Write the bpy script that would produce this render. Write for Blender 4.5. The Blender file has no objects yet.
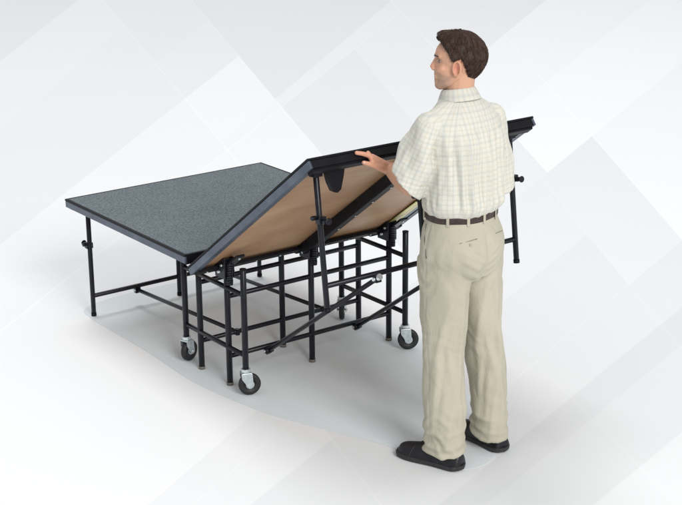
import bpy, bmesh, math, random
import numpy as np
from mathutils import Vector, Matrix, noise
random.seed(7); rng = np.random.default_rng(7)
SC = bpy.context.scene
COL = SC.collection
V = Vector
PI = math.pi

# ------------------------------------------------------------------ materials
def new_mat(name):
    m = bpy.data.materials.new(name); m.use_nodes = True
    nt = m.node_tree; b = nt.nodes['Principled BSDF']
    return m, nt, b

def noise_mat(name, c1, c2, scale, rough=.5, metal=0., bump=0., bscale=None, detail=4, coord='Object', spec=.5, rv=0., bdist=.002, sheen=0., coat=0.):
    m, nt, b = new_mat(name)
    tc = nt.nodes.new('ShaderNodeTexCoord')
    n = nt.nodes.new('ShaderNodeTexNoise'); n.inputs['Scale'].default_value = scale; n.inputs['Detail'].default_value = detail
    nt.links.new(tc.outputs[coord], n.inputs['Vector'])
    r = nt.nodes.new('ShaderNodeValToRGB')
    r.color_ramp.elements[0].position = .32; r.color_ramp.elements[1].position = .68
    r.color_ramp.elements[0].color = (*c1, 1); r.color_ramp.elements[1].color = (*c2, 1)
    nt.links.new(n.outputs['Fac'], r.inputs['Fac']); nt.links.new(r.outputs['Color'], b.inputs['Base Color'])
    b.inputs['Roughness'].default_value = rough; b.inputs['Metallic'].default_value = metal
    b.inputs['Specular IOR Level'].default_value = spec
    if sheen: b.inputs['Sheen Weight'].default_value = sheen
    if coat: b.inputs['Coat Weight'].default_value = coat
    if rv:
        mr = nt.nodes.new('ShaderNodeMapRange'); mr.inputs['To Min'].default_value = rough-rv; mr.inputs['To Max'].default_value = rough+rv
        n3 = nt.nodes.new('ShaderNodeTexNoise'); n3.inputs['Scale'].default_value = scale*.35; n3.inputs['Detail'].default_value = 5
        nt.links.new(tc.outputs[coord], n3.inputs['Vector'])
        nt.links.new(n3.outputs['Fac'], mr.inputs['Value']); nt.links.new(mr.outputs['Result'], b.inputs['Roughness'])
    if bump:
        n2 = nt.nodes.new('ShaderNodeTexNoise'); n2.inputs['Scale'].default_value = bscale or scale; n2.inputs['Detail'].default_value = 3
        nt.links.new(tc.outputs[coord], n2.inputs['Vector'])
        bp = nt.nodes.new('ShaderNodeBump'); bp.inputs['Strength'].default_value = bump; bp.inputs['Distance'].default_value = bdist
        nt.links.new(n2.outputs['Fac'], bp.inputs['Height']); nt.links.new(bp.outputs['Normal'], b.inputs['Normal'])
    return m

M = {}
M['black_steel'] = noise_mat('black_powder_coated_steel', (.0035,.004,.0075), (.007,.008,.014), 30, rough=.32, bump=.10, bscale=600, rv=.08, spec=.32)
def scuffs(m, scale, lo, col):
    nt = m.node_tree; b = nt.nodes['Principled BSDF']; src = b.inputs['Base Color'].links[0].from_socket
    tc = nt.nodes.new('ShaderNodeTexCoord'); n = nt.nodes.new('ShaderNodeTexNoise'); n.inputs['Scale'].default_value = scale; n.inputs['Detail'].default_value = 8; n.inputs['Roughness'].default_value = .7
    nt.links.new(tc.outputs['Object'], n.inputs['Vector'])
    mr = nt.nodes.new('ShaderNodeMapRange'); mr.inputs['From Min'].default_value = lo; mr.inputs['From Max'].default_value = lo+.06; nt.links.new(n.outputs['Fac'], mr.inputs['Value'])
    mx = nt.nodes.new('ShaderNodeMix'); mx.data_type = 'RGBA'; nt.links.new(mr.outputs['Result'], mx.inputs['Factor']); nt.links.new(src, mx.inputs['A']); mx.inputs['B'].default_value = (*col, 1)
    nt.links.new(mx.outputs['Result'], b.inputs['Base Color'])
scuffs(M['black_steel'], 26, .67, (.035,.037,.044))
M['black_trim'] = noise_mat('black_trim', (.003,.003,.0045), (.006,.006,.009), 20, rough=.5, bump=.05, bscale=300, spec=.2)
M['blue_grey_trim'] = noise_mat('blue_grey_metal_trim', (.075,.095,.13), (.13,.155,.20), 9, rough=.36, metal=.5, bump=.05, bscale=160, rv=.12)
M['zinc'] = noise_mat('zinc_plated_steel', (.50,.56,.58), (.72,.78,.80), 50, rough=.32, metal=.75, bump=.08, bscale=300, rv=.1)
M['rubber'] = noise_mat('black_rubber', (.006,.006,.007), (.014,.014,.015), 60, rough=.55, bump=.1, bscale=300)
M['grey_cap'] = noise_mat('worn_grey_cap', (.10,.09,.075), (.2,.18,.15), 80, rough=.7)
M['shoe'] = noise_mat('black_shoe_leather', (.004,.004,.005), (.010,.010,.013), 40, rough=.42, bump=.3, bscale=120, spec=.4)
M['sole'] = noise_mat('black_shoe_sole', (.014,.014,.016), (.028,.028,.031), 60, rough=.65, bump=.2, bscale=150)
M['belt'] = noise_mat('dark_brown_belt_leather', (.018,.010,.009), (.045,.022,.018), 60, rough=.4, bump=.25, bscale=200)
M['sock'] = noise_mat('black_sock', (.008,.008,.01), (.02,.02,.022), 200, rough=.9)
M['eye'] = noise_mat('eye_white', (.26,.22,.21), (.30,.26,.25), 10, rough=.5)
M['iris'] = noise_mat('grey_blue_iris', (.03,.04,.05), (.05,.06,.07), 10, rough=.35)
M['button'] = noise_mat('pale_button', (.35,.32,.26), (.42,.38,.3), 10, rough=.4)
M['thread'] = noise_mat('pocket_shadow_thread', (.05,.055,.06), (.1,.1,.1), 60, rough=.9)

def carpet_mat():
    m, nt, b = new_mat('blue_grey_carpet')
    N = nt.nodes; L = nt.links
    tc = N.new('ShaderNodeTexCoord')
    n1 = N.new('ShaderNodeTexNoise'); n1.inputs['Scale'].default_value = 125; n1.inputs['Detail'].default_value = 3
    n2 = N.new('ShaderNodeTexNoise'); n2.inputs['Scale'].default_value = 5; n2.inputs['Detail'].default_value = 6
    for n in (n1, n2): L.new(tc.outputs['Object'], n.inputs['Vector'])
    mx = N.new('ShaderNodeMath'); mx.operation = 'MULTIPLY_ADD'; mx.inputs[1].default_value = .12
    L.new(n2.outputs['Fac'], mx.inputs[0]); L.new(n1.outputs['Fac'], mx.inputs[2])
    r = N.new('ShaderNodeValToRGB'); e = r.color_ramp.elements
    e[0].position = .36; e[0].color = (.048,.064,.074,1); e[1].position = .74; e[1].color = (.165,.195,.210,1)
    L.new(mx.outputs[0], r.inputs['Fac']); L.new(r.outputs['Color'], b.inputs['Base Color'])
    b.inputs['Roughness'].default_value = .95; b.inputs['Specular IOR Level'].default_value = .15
    b.inputs['Sheen Weight'].default_value = .12
    bp = N.new('ShaderNodeBump'); bp.inputs['Strength'].default_value = .6; bp.inputs['Distance'].default_value = .003
    L.new(n1.outputs['Fac'], bp.inputs['Height']); L.new(bp.outputs['Normal'], b.inputs['Normal'])
    return m
M['carpet'] = carpet_mat(); scuffs(M['carpet'], 7, .64, (.17,.205,.215))

def plywood_mat():
    m, nt, b = new_mat('brown_hardboard')
    N = nt.nodes; L = nt.links
    tc = N.new('ShaderNodeTexCoord'); mp = N.new('ShaderNodeMapping'); mp.inputs['Scale'].default_value = (1.2, 9, 9)
    n1 = N.new('ShaderNodeTexNoise'); n1.inputs['Scale'].default_value = 2.2; n1.inputs['Detail'].default_value = 8; n1.inputs['Distortion'].default_value = 1.2
    n2 = N.new('ShaderNodeTexNoise'); n2.inputs['Scale'].default_value = 3.2; n2.inputs['Detail'].default_value = 5
    L.new(tc.outputs['Object'], mp.inputs['Vector']); L.new(mp.outputs['Vector'], n1.inputs['Vector']); L.new(tc.outputs['Object'], n2.inputs['Vector'])
    ad = N.new('ShaderNodeMath'); ad.operation = 'MULTIPLY_ADD'; ad.inputs[1].default_value = .35
    L.new(n1.outputs['Fac'], ad.inputs[0]); L.new(n2.outputs['Fac'], ad.inputs[2])
    r = N.new('ShaderNodeValToRGB'); e = r.color_ramp.elements
    e[0].position = .42; e[0].color = (.33,.165,.080,1); e[1].position = .86; e[1].color = (.50,.32,.19,1)
    L.new(ad.outputs[0], r.inputs['Fac']); L.new(r.outputs['Color'], b.inputs['Base Color'])
    b.inputs['Roughness'].default_value = .42
    return m
M['plywood'] = plywood_mat()

def sticker_mat():
    m, nt, b = new_mat('printed_sticker')
    N = nt.nodes; L = nt.links
    tc = N.new('ShaderNodeTexCoord'); sp = N.new('ShaderNodeSeparateXYZ'); L.new(tc.outputs['UV'], sp.inputs[0])
    r = N.new('ShaderNodeValToRGB'); r.color_ramp.interpolation = 'CONSTANT'; e = r.color_ramp.elements
    cols = [(0,(.62,.56,.12)),(.14,(.75,.70,.35)),(.40,(.62,.36,.25)),(.47,(.72,.68,.42)),(.62,(.66,.60,.10)),(.70,(.25,.34,.42)),(.86,(.55,.6,.6))]
    e[0].position = 0; e[0].color = (*cols[0][1],1); e[1].position = cols[1][0]; e[1].color = (*cols[1][1],1)
    for p_, c_ in cols[2:]:
        q = e.new(p_); q.color = (*c_,1)
    L.new(sp.outputs[0], r.inputs['Fac']); L.new(r.outputs['Color'], b.inputs['Base Color']); b.inputs['Roughness'].default_value = .4
    return m
M['sticker'] = sticker_mat()

def plaid_mat():
    m, nt, b = new_mat('pale_plaid_cotton')
    N = nt.nodes; L = nt.links
    tc = N.new('ShaderNodeTexCoord'); sp = N.new('ShaderNodeSeparateXYZ'); L.new(tc.outputs['UV'], sp.inputs[0])
    base = (.615,.60,.53)
    def band(out, period, centre, half, soft):
        a = N.new('ShaderNodeMath'); a.operation = 'DIVIDE'; a.inputs[1].default_value = period; L.new(out, a.inputs[0])
        a2 = N.new('ShaderNodeMath'); a2.operation = 'ADD'; a2.inputs[1].default_value = 100.5-centre; L.new(a.outputs[0], a2.inputs[0])
        f = N.new('ShaderNodeMath'); f.operation = 'FRACT'; L.new(a2.outputs[0], f.inputs[0])
        s = N.new('ShaderNodeMath'); s.operation = 'SUBTRACT'; s.inputs[1].default_value = .5; L.new(f.outputs[0], s.inputs[0])
        ab = N.new('ShaderNodeMath'); ab.operation = 'ABSOLUTE'; L.new(s.outputs[0], ab.inputs[0])
        mr = N.new('ShaderNodeMapRange'); mr.inputs['From Min'].default_value = half+soft; mr.inputs['From Max'].default_value = max(half-soft,0); L.new(ab.outputs[0], mr.inputs['Value'])
        return mr.outputs['Result']
    cur = None
    def mul(c, fac, amt):
        nonlocal cur
        k = N.new('ShaderNodeMath'); k.operation = 'MULTIPLY'; k.inputs[1].default_value = amt; L.new(fac, k.inputs[0])
        mx = N.new('ShaderNodeMix'); mx.data_type = 'RGBA'; mx.blend_type = 'MIX'
        L.new(k.outputs[0], mx.inputs['Factor'])
        if cur is None: mx.inputs['A'].default_value = (*base,1)
        else: L.new(cur, mx.inputs['A'])
        mx.inputs['B'].default_value = (*c,1); cur = mx.outputs['Result']
    bl = (.40,.43,.42); tn = (.49,.43,.345)
    P = .039
    mul(bl, band(sp.outputs[0], P, 0., .09, .06), .45); mul(bl, band(sp.outputs[1], P, 0., .09, .06), .38)
    mul(tn, band(sp.outputs[0], P, .5, .06, .05), .42); mul(tn, band(sp.outputs[1], P, .5, .06, .05), .34)
    mul(tn, band(sp.outputs[0], P, .2, .025, .03), .12); mul(tn, band(sp.outputs[1], P, .2, .025, .03), .12)
    L.new(cur, b.inputs['Base Color'])
    b.inputs['Roughness'].default_value = .9; b.inputs['Specular IOR Level'].default_value = .2; b.inputs['Sheen Weight'].default_value = .1
    n1 = N.new('ShaderNodeTexNoise'); n1.inputs['Scale'].default_value = 700; n1.inputs['Detail'].default_value = 2
    n2 = N.new('ShaderNodeTexNoise'); n2.inputs['Scale'].default_value = 22; n2.inputs['Detail'].default_value = 4; n2.inputs['Distortion'].default_value = .6
    for n in (n1,n2): L.new(tc.outputs['Object'], n.inputs['Vector'])
    b1 = N.new('ShaderNodeBump'); b1.inputs['Strength'].default_value = .2; b1.inputs['Distance'].default_value = .001
    b2 = N.new('ShaderNodeBump'); b2.inputs['Strength'].default_value = .45; b2.inputs['Distance'].default_value = .006
    L.new(n1.outputs['Fac'], b1.inputs['Height']); L.new(n2.outputs['Fac'], b2.inputs['Height'])
    L.new(b2.outputs['Normal'], b1.inputs['Normal']); L.new(b1.outputs['Normal'], b.inputs['Normal'])
    return m
M['plaid'] = plaid_mat()

def khaki_mat():
    m, nt, b = new_mat('khaki_twill')
    N = nt.nodes; L = nt.links
    tc = N.new('ShaderNodeTexCoord')
    n1 = N.new('ShaderNodeTexNoise'); n1.inputs['Scale'].default_value = 6; n1.inputs['Detail'].default_value = 5
    r = N.new('ShaderNodeValToRGB'); e = r.color_ramp.elements
    e[0].position = .3; e[0].color = (.412,.385,.302,1); e[1].position = .7; e[1].color = (.472,.441,.350,1)
    mp = N.new('ShaderNodeMapping'); mp.inputs['Scale'].default_value = (14, 14, 7)
    n2 = N.new('ShaderNodeTexNoise'); n2.inputs['Scale'].default_value = 1; n2.inputs['Detail'].default_value = 4; n2.inputs['Distortion'].default_value = 1.
    n3 = N.new('ShaderNodeTexNoise'); n3.inputs['Scale'].default_value = 600
    L.new(tc.outputs['Object'], n1.inputs['Vector']); L.new(tc.outputs['Object'], mp.inputs['Vector']); L.new(mp.outputs['Vector'], n2.inputs['Vector']); L.new(tc.outputs['Object'], n3.inputs['Vector'])
    L.new(n1.outputs['Fac'], r.inputs['Fac']); L.new(r.outputs['Color'], b.inputs['Base Color'])
    b2 = N.new('ShaderNodeBump'); b2.inputs['Strength'].default_value = .6; b2.inputs['Distance'].default_value = .012
    b3 = N.new('ShaderNodeBump'); b3.inputs['Strength'].default_value = .2; b3.inputs['Distance'].default_value = .001
    L.new(n2.outputs['Fac'], b2.inputs['Height']); L.new(n3.outputs['Fac'], b3.inputs['Height']); L.new(b2.outputs['Normal'], b3.inputs['Normal']); L.new(b3.outputs['Normal'], b.inputs['Normal'])
    b.inputs['Roughness'].default_value = .88; b.inputs['Specular IOR Level'].default_value = .2; b.inputs['Sheen Weight'].default_value = .1
    return m
M['khaki'] = khaki_mat()

def attr_mat(name, attr, cols, rough, sss=0., bump=.1, bscale=200, noise_scale=60, noise_amt=.12):
    m, nt, b = new_mat(name); N = nt.nodes; L = nt.links
    at = N.new('ShaderNodeAttribute'); at.attribute_name = attr
    tc = N.new('ShaderNodeTexCoord'); n = N.new('ShaderNodeTexNoise'); n.inputs['Scale'].default_value = noise_scale; n.inputs['Detail'].default_value = 4
    L.new(tc.outputs['Object'], n.inputs['Vector'])
    r = N.new('ShaderNodeValToRGB'); e = r.color_ramp.elements
    e[0].position = cols[0][0]; e[0].color = (*cols[0][1],1); e[1].position = cols[1][0]; e[1].color = (*cols[1][1],1)
    for p_, c_ in cols[2:]: q = e.new(p_); q.color = (*c_,1)
    ma = N.new('ShaderNodeMath'); ma.operation = 'MULTIPLY_ADD'; ma.inputs[1].default_value = noise_amt
    L.new(n.outputs['Fac'], ma.inputs[0]); L.new(at.outputs['Fac'], ma.inputs[2])
    sb = N.new('ShaderNodeMath'); sb.operation = 'SUBTRACT'; sb.inputs[1].default_value = noise_amt*.5; L.new(ma.outputs[0], sb.inputs[0])
    L.new(sb.outputs[0], r.inputs['Fac']); L.new(r.outputs['Color'], b.inputs['Base Color'])
    b.inputs['Roughness'].default_value = rough
    if sss:
        b.inputs['Subsurface Weight'].default_value = sss; b.inputs['Subsurface Radius'].default_value = (1,.35,.2); b.inputs['Subsurface Scale'].default_value = .008
    n2 = N.new('ShaderNodeTexNoise'); n2.inputs['Scale'].default_value = bscale; L.new(tc.outputs['Object'], n2.inputs['Vector'])
    bp = N.new('ShaderNodeBump'); bp.inputs['Strength'].default_value = bump; bp.inputs['Distance'].default_value = .002
    L.new(n2.outputs['Fac'], bp.inputs['Height']); L.new(bp.outputs['Normal'], b.inputs['Normal'])
    return m
# tint 0 = stubble, .35 = plain skin, .7 = flushed, 1 = lips
M['skin'] = attr_mat('skin', 'tint', [(0,(.29,.205,.165)),(.35,(.56,.315,.205)),(.7,(.58,.235,.15)),(1,(.42,.15,.12))], .5, sss=.12)
M['hair'] = attr_mat('dark_brown_hair', 'shade', [(0,(.012,.006,.004)),(1,(.115,.055,.032))], .7, bump=.3, bscale=300, noise_scale=160, noise_amt=.12)

# ------------------------------------------------------------------ object helpers
def link(name, bm_or_mesh, mat, parent=None, smooth=False, bevel=0., wn=False):
    if isinstance(bm_or_mesh, bmesh.types.BMesh):
        me = bpy.data.meshes.new(name); bmesh.ops.recalc_face_normals(bm_or_mesh, faces=bm_or_mesh.faces); bm_or_mesh.to_mesh(me); bm_or_mesh.free()
    else: me = bm_or_mesh
    o = bpy.data.objects.new(name, me); COL.objects.link(o)
    me.materials.clear(); me.materials.append(mat)
    if parent: o.parent = parent
    if smooth:
        for p in me.polygons: p.use_smooth = True
    if bevel:
        mod = o.modifiers.new('bevel', 'BEVEL'); mod.width = bevel; mod.segments = 2; mod.limit_method = 'ANGLE'; mod.angle_limit = math.radians(40)
    return o

def empty(name, loc, label, cat, group=None):
    o = bpy.data.objects.new(name, None); COL.objects.link(o); o.location = loc
    o['label'] = label; o['category'] = cat
    if group: o['group'] = group
    return o

def frame(d):
    d = V(d).normalized()
    a = V((0,0,1)) if abs(d.z) < .9 else V((1,0,0))
    u = d.cross(a).normalized(); v = d.cross(u).normalized()
    return u, v

def tube(bm, p0, p1, r, seg=14, cap=True, round_end=0):
    p0, p1 = V(p0), V(p1); d = (p1-p0); u, v = frame(d); dn = d.normalized()
    rs = [(p0, r), (p1, r)]
    if round_end:
        rs = [(p0-dn*r*.0+dn*0, r*.7), (p0+dn*r*.3, r), (p1-dn*r*.3, r), (p1, r*.7)]
    rings = []
    for c, rr in rs:
        rings.append([bm.verts.new(c+u*math.cos(t)*rr+v*math.sin(t)*rr) for t in [2*PI*k/seg for k in range(seg)]])
    for a, b in zip(rings, rings[1:]):
        for k in range(seg):
            f = bm.faces.new((a[k], a[(k+1)%seg], b[(k+1)%seg], b[k])); f.smooth = True
    if cap:
        bm.faces.new(rings[0][::-1]); bm.faces.new(rings[-1])

def box(bm, c, size, axes=None):
    c = V(c); ax = axes or (V((1,0,0)), V((0,1,0)), V((0,0,1)))
    vs = []
    for sx in (-.5,.5):
        for sy in (-.5,.5):
            for sz in (-.5,.5):
                vs.append(bm.verts.new(c + ax[0]*sx*size[0] + ax[1]*sy*size[1] + ax[2]*sz*size[2]))
    for f in ((0,1,3,2),(4,6,7,5),(0,4,5,1),(2,3,7,6),(0,2,6,4),(1,5,7,3)):
        bm.faces.new([vs[i] for i in f])

def prism(bm, pts, ext):
    a = [bm.verts.new(V(p)) for p in pts]; b = [bm.verts.new(V(p)+V(ext)) for p in pts]
    bm.faces.new(a); bm.faces.new(b[::-1]); n = len(pts)
    for k in range(n): bm.faces.new((a[k], b[k], b[(k+1)%n], a[(k+1)%n]))

NB = bmesh.new

# ------------------------------------------------------------------ the setting: a floor printed with pale crossing bands
LN = {
'A1':(0.9314,-0.3641,1.4902),'A2':(0.9117,-0.4109,1.9804),'A3':(0.8615,-0.5078,3.1766),'A4':(0.8308,-0.5565,3.5607),
'A5':(0.8530,-0.5219,3.0549),'A6':(0.9755,-0.2200,0.0348),'A7':(0.9810,-0.1940,-0.2904),'A8':(0.9475,-0.3197,0.8314),'A11':(0.9215,-0.3885,2.1427),
'B1':(0.7866,-0.6175,-2.1241),'B2':(0.7633,-0.6460,-1.5890),'B3':(0.7299,-0.6835,-1.1726),'B4':(0.6909,-0.7229,-0.8556),
'B5':(0.6446,-0.7645,-0.2737),'B5b':(0.6634,-0.7482,-0.2790),'B6':(0.4915,-0.8709,1.4771),'B7':(0.5893,-0.8079,0.4646),
'B8':(0.5341,-0.8454,0.8776),'B9':(0.3982,-0.9173,2.4097),'B10':(0.3576,-0.9339,2.7096),'B11':(0.3396,-0.9406,2.8810),
'B12':(0.2982,-0.9545,3.2552),'B13':(0.4332,-0.9013,1.9638),'B14':(0.5076,-0.8616,1.4576),'B15':(0.4881,-0.8728,1.6622),
'At':(0.9034,-0.4288,2.1620),'Ct':(0.8757,-0.4829,2.5903)}
REG = [('-B1',-13),('+B1 -B4 -A1',-6),('+B2 -B4 -A1',-1.5),('-B4 +A1 -A2',-9),('+B3 -B4 +A1 -A2',1.5),
 ('+B4 -B5b -A2',0),('+B4 -B5b +A1 -A2',2),('+A2 -B5b -A3',-12),('+A2 +B5b -B5 -A3',-5),('+A2 +B5 -B6 -A3',-6),('+A2 +B5 -B6 -Ct',-4),
 ('-A2 +B5 -B14',1),('-A8 +B6 -B14',5),('+B14 -A8 -B13',-5),('-B7 +A3',-6),('+B7 -B6 +A3',4),('+B8 -B6 +A3',3),
 ('+B6 -B13 +A8 -A5',-9),('+B6 +A4 -B9',3),('+B6 +A5 -A4 -B9',-8),
 ('+B13 -B9 -A5',-13),('+B9 -B10',-13),('+B10 -B11',-20),('+B11 -B12',-16),('+B12',-8)]
LNS = [('A1','-B6',5,1.2),('A2','-B6',5,1.2),('A3','-B6',5,1.3),('A4','',5,1.1),('A5','',3,.8),('A6','',-1.5,.7),('A7','',-1.5,.6),('A8','+B6',4,.8),('A11','+B6',3,.7),
 ('B1','',4,1.6),('B4','-A2',3,1.2),('B5','-A3',5,1.2),('B15','-A5',3,.7),('B9','+A8',4,.6),('B10','+A5',2,.5),('At','-B5',2,1.),('Ct','-B6',2,1.),('B2','',1.5,1.),('B3','',1,1.)]

def floor_mat():
    m, nt, b = new_mat('printed_pale_floor'); N = nt.nodes; L = nt.links
    tc = N.new('ShaderNodeTexCoord')
    dist = {}
    def D(k):
        if k not in dist:
            nx, ny, c = LN[k]
            d = N.new('ShaderNodeVectorMath'); d.operation = 'DOT_PRODUCT'; d.inputs[1].default_value = (nx, ny, 0); L.new(tc.outputs['Object'], d.inputs[0])
            s = N.new('ShaderNodeMath'); s.operation = 'SUBTRACT'; s.inputs[1].default_value = c; L.new(d.outputs['Value'], s.inputs[0])
            dist[k] = s.outputs[0]
        return dist[k]
    half = {}
    def H(tok):
        if tok not in half:
            sg = 1 if tok[0] == '+' else -1
            q = N.new('ShaderNodeMath'); q.operation = 'MULTIPLY_ADD'; q.use_clamp = True; q.inputs[1].default_value = sg*110.; q.inputs[2].default_value = .5
            L.new(D(tok[1:]), q.inputs[0]); half[tok] = q.outputs[0]
        return half[tok]
    acc = None
    def addm(out, w):
        nonlocal acc
        q = N.new('ShaderNodeMath'); q.operation = 'MULTIPLY_ADD'; q.inputs[1].default_value = w; L.new(out, q.inputs[0])
        if acc is None: q.inputs[2].default_value = 0.
        else: L.new(acc, q.inputs[2])
        acc = q.outputs[0]
    def prod(outs):
        o = outs[0]
        for x in outs[1:]:
            q = N.new('ShaderNodeMath'); q.operation = 'MULTIPLY'; L.new(o, q.inputs[0]); L.new(x, q.inputs[1]); o = q.outputs[0]
        return o
    for t, w in REG:
        if w: addm(prod([H(k) for k in t.split()]), w)
    for k, lim, w, wd in LNS:
        ab = N.new('ShaderNodeMath'); ab.operation = 'ABSOLUTE'; L.new(D(k), ab.inputs[0])
        q = N.new('ShaderNodeMath'); q.operation = 'MULTIPLY_ADD'; q.use_clamp = True; q.inputs[1].default_value = -130/wd; q.inputs[2].default_value = 1.25; L.new(ab.outputs[0], q.inputs[0])
        addm(prod([q.outputs[0]]+[H(x) for x in lim.split()]), w)
    n = N.new('ShaderNodeTexNoise'); n.inputs['Scale'].default_value = .5; n.inputs['Detail'].default_value = 2; L.new(tc.outputs['Object'], n.inputs['Vector'])
    addm(n.outputs['Fac'], 3.)
    mr = N.new('ShaderNodeMapRange'); mr.inputs['From Min'].default_value = -30; mr.inputs['From Max'].default_value = 12
    L.new(acc, mr.inputs['Value'])
    r = N.new('ShaderNodeValToRGB'); e = r.color_ramp.elements
    e[0].color = (.620,.626,.635,1); e[1].color = (.900,.907,.911,1)
    L.new(mr.outputs['Result'], r.inputs['Fac']); L.new(r.outputs['Color'], b.inputs['Base Color'])
    b.inputs['Roughness'].default_value = .85; b.inputs['Specular IOR Level'].default_value = .1
    return m

bm = NB(); S_ = 150
for x0, x1, y0, y1 in ((-S_, S_, -S_, S_),):
    vs = [bm.verts.new((x, y, 0)) for x, y in ((x0,y0),(x1,y0),(x1,y1),(x0,y1))]; bm.faces.new(vs)
floor = link('floor', bm, floor_mat()); floor['kind'] = 'structure'

# thin patch tinted blue-grey, the stage's floor shade put into its colour and outline
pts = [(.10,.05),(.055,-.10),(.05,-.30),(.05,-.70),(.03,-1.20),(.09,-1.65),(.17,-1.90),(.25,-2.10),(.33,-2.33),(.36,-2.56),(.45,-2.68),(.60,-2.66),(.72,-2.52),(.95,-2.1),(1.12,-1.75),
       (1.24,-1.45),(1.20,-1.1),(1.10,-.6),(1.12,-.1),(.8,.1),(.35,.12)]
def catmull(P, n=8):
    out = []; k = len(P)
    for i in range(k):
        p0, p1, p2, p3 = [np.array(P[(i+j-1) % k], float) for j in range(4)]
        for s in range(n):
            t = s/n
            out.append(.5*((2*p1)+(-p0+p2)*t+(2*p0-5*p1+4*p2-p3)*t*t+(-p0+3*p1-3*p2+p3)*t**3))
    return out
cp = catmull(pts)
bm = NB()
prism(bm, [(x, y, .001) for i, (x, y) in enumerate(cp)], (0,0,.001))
shade_patch = link('floor_shade_patch', bm, noise_mat('pale_blue_grey_shade', (.70,.745,.768), (.73,.772,.793), 3, rough=.8, spec=.15))
shade_patch['label'] = 'thin pale blue grey patch on the floor, painted shade under the folding stage'; shade_patch['category'] = 'floor sheet'

# ------------------------------------------------------------------ folding stage
stage = empty('folding_stage', (.6,-1.2,0), 'black mobile folding stage with grey carpet, one half lying flat and the other half lifted', 'folding stage')
OFF = Matrix.Translation((-.6, 1.2, 0))
def part(name, bm, mat, parent=stage, **k):
    o = link(name, bm, mat, parent, **k)
    if parent is stage: o.matrix_parent_inverse = OFF
    else: o.matrix_parent_inverse = Matrix.Identity(4)
    return o

Ls, Wd, T = 1.219, 1.196, .043
def deck(origin, ang, tag):
    """origin: underside corner at x=0 of the edge; the deck extends along -Y turned up by ang"""
    O = V(origin); X = V((1,0,0)); E = V((0,-math.cos(ang), math.sin(ang))); Nn = V((0, math.sin(ang), math.cos(ang)))
    ax = (X, E, Nn)
    P = lambda x, e, n: O + X*x + E*e + Nn*n
    t = .012
    bm = NB(); box(bm, P(Ls/2, Wd/2, T-.007), (Ls-2*t-.002, Wd-2*t-.002, .014), ax)
    dk = part('carpeted_deck', bm, M['carpet'])
    bm = NB(); box(bm, P(Ls/2, Wd/2, T-.0205), (Ls-2*t-.002, Wd-2*t-.002, .012), ax)
    part('underside_board', bm, M['plywood'], dk)
    # short side: blue grey side rail with black strip on top
    for xs in (0, 1):
        bm = NB(); x = t/2 if xs == 0 else Ls-t/2
        box(bm, P(x, Wd/2, T/2-.005), (t, Wd, T-.010), ax)
        xi = t+.012 if xs == 0 else Ls-t-.012
        box(bm, P(xi, Wd/2, .0030), (.024, Wd-2*t-.004, .005), ax)
        part('side_rail', bm, M['blue_grey_trim'], dk, bevel=.002)
        bm = NB(); box(bm, P(x, Wd/2, T-.0046), (t+.004, Wd+.004, .0098), ax)
        part('edge_strip', bm, M['black_trim'], dk, bevel=.002)
    for es in (0, 1):
        bm = NB(); e = t/2 if es == 0 else Wd-t/2
        box(bm, P(Ls/2, e, T/2-.005), (Ls-2*t-.001, t, T-.010), ax)
        ei = t+.021 if es == 0 else Wd-t-.021
        box(bm, P(Ls/2, ei, -.0035), (Ls-.03, .042, .014), ax)
        part('long_rail', bm, M['black_trim'], dk, bevel=.002)
        bm = NB(); box(bm, P(Ls/2, e, T-.0046), (Ls-2*t-.005, t+.004, .0098), ax)
        part('edge_strip', bm, M['black_trim'], dk, bevel=.002)
    # middle cross member
    bm = NB(); box(bm, P(Ls/2, Wd/2, -.012), (.048, Wd-.10, .050), ax)
    part('cross_member', bm, M['black_trim'], dk, bevel=.003)
    bm = NB(); box(bm, P(Ls/2+.0295, Wd/2, .004), (.010, Wd-.12, .014), ax)
    part('cross_member_lip', bm, M['blue_grey_trim'], dk, bevel=.002)
    return dk, P

HB = .6413-.0421
deck1, P1 = deck((0, -1.196, HB), 0, 0)       # flat half; its E axis points to -Y so build mirrored below
# the flat half runs from y=0 to y=-1.196: shift it
for o in [deck1]+list(deck1.children):
    o.data.transform(Matrix.Translation((0, 1.196, 0)))
HD = HB-.043
TA = math.radians(36.093)
deck2, P2 = deck((0, -1.2437, HD), TA, 1)
ax2 = (V((1,0,0)), V((0,-math.cos(TA), math.sin(TA))), V((0, math.sin(TA), math.cos(TA))))

# screws along the hinge side and the cross member of the lifted half
for k in range(9):
    bm = NB(); c = P2(.07+k*.135, .033, -.011); tube(bm, c, c-ax2[2]*.004, .0055, 8); part('screw', bm, M['zinc'], deck2)
for k in range(6):
    bm = NB(); c = P2(Ls/2+.004, .2+k*.16, -.038); tube(bm, c, c-ax2[2]*.003, .0045, 8); part('screw', bm, M['zinc'], deck2)
# rating sticker near the far end
bm = NB(); q = [P2(1.085,.10,.0080), P2(1.185,.10,.0080), P2(1.185,.62,.0080), P2(1.085,.62,.0080)]
q = [p - ax2[2]*.001 for p in q]
f = bm.faces.new([bm.verts.new(p) for p in q]); uvl = bm.loops.layers.uv.new('UVMap')
for lp, uv in zip(f.loops, ((0,0),(1,0),(1,1),(0,1))): lp[uvl].uv = uv
part('warning_sticker', bm, M['sticker'], deck2)
# hinge bracket plates between the halves
for x in (.16, .61, 1.06):
    bm = NB()
    box(bm, (x, -1.19, .575), (.035, .06, .030)); box(bm, (x, -1.225, .555), (.05, .05, .022))
    tube(bm, (x-.03, -1.222, .578), (x+.03, -1.222, .578), .008, 12)
    part('hinge', bm, M['black_steel'], bevel=.002)

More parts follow.
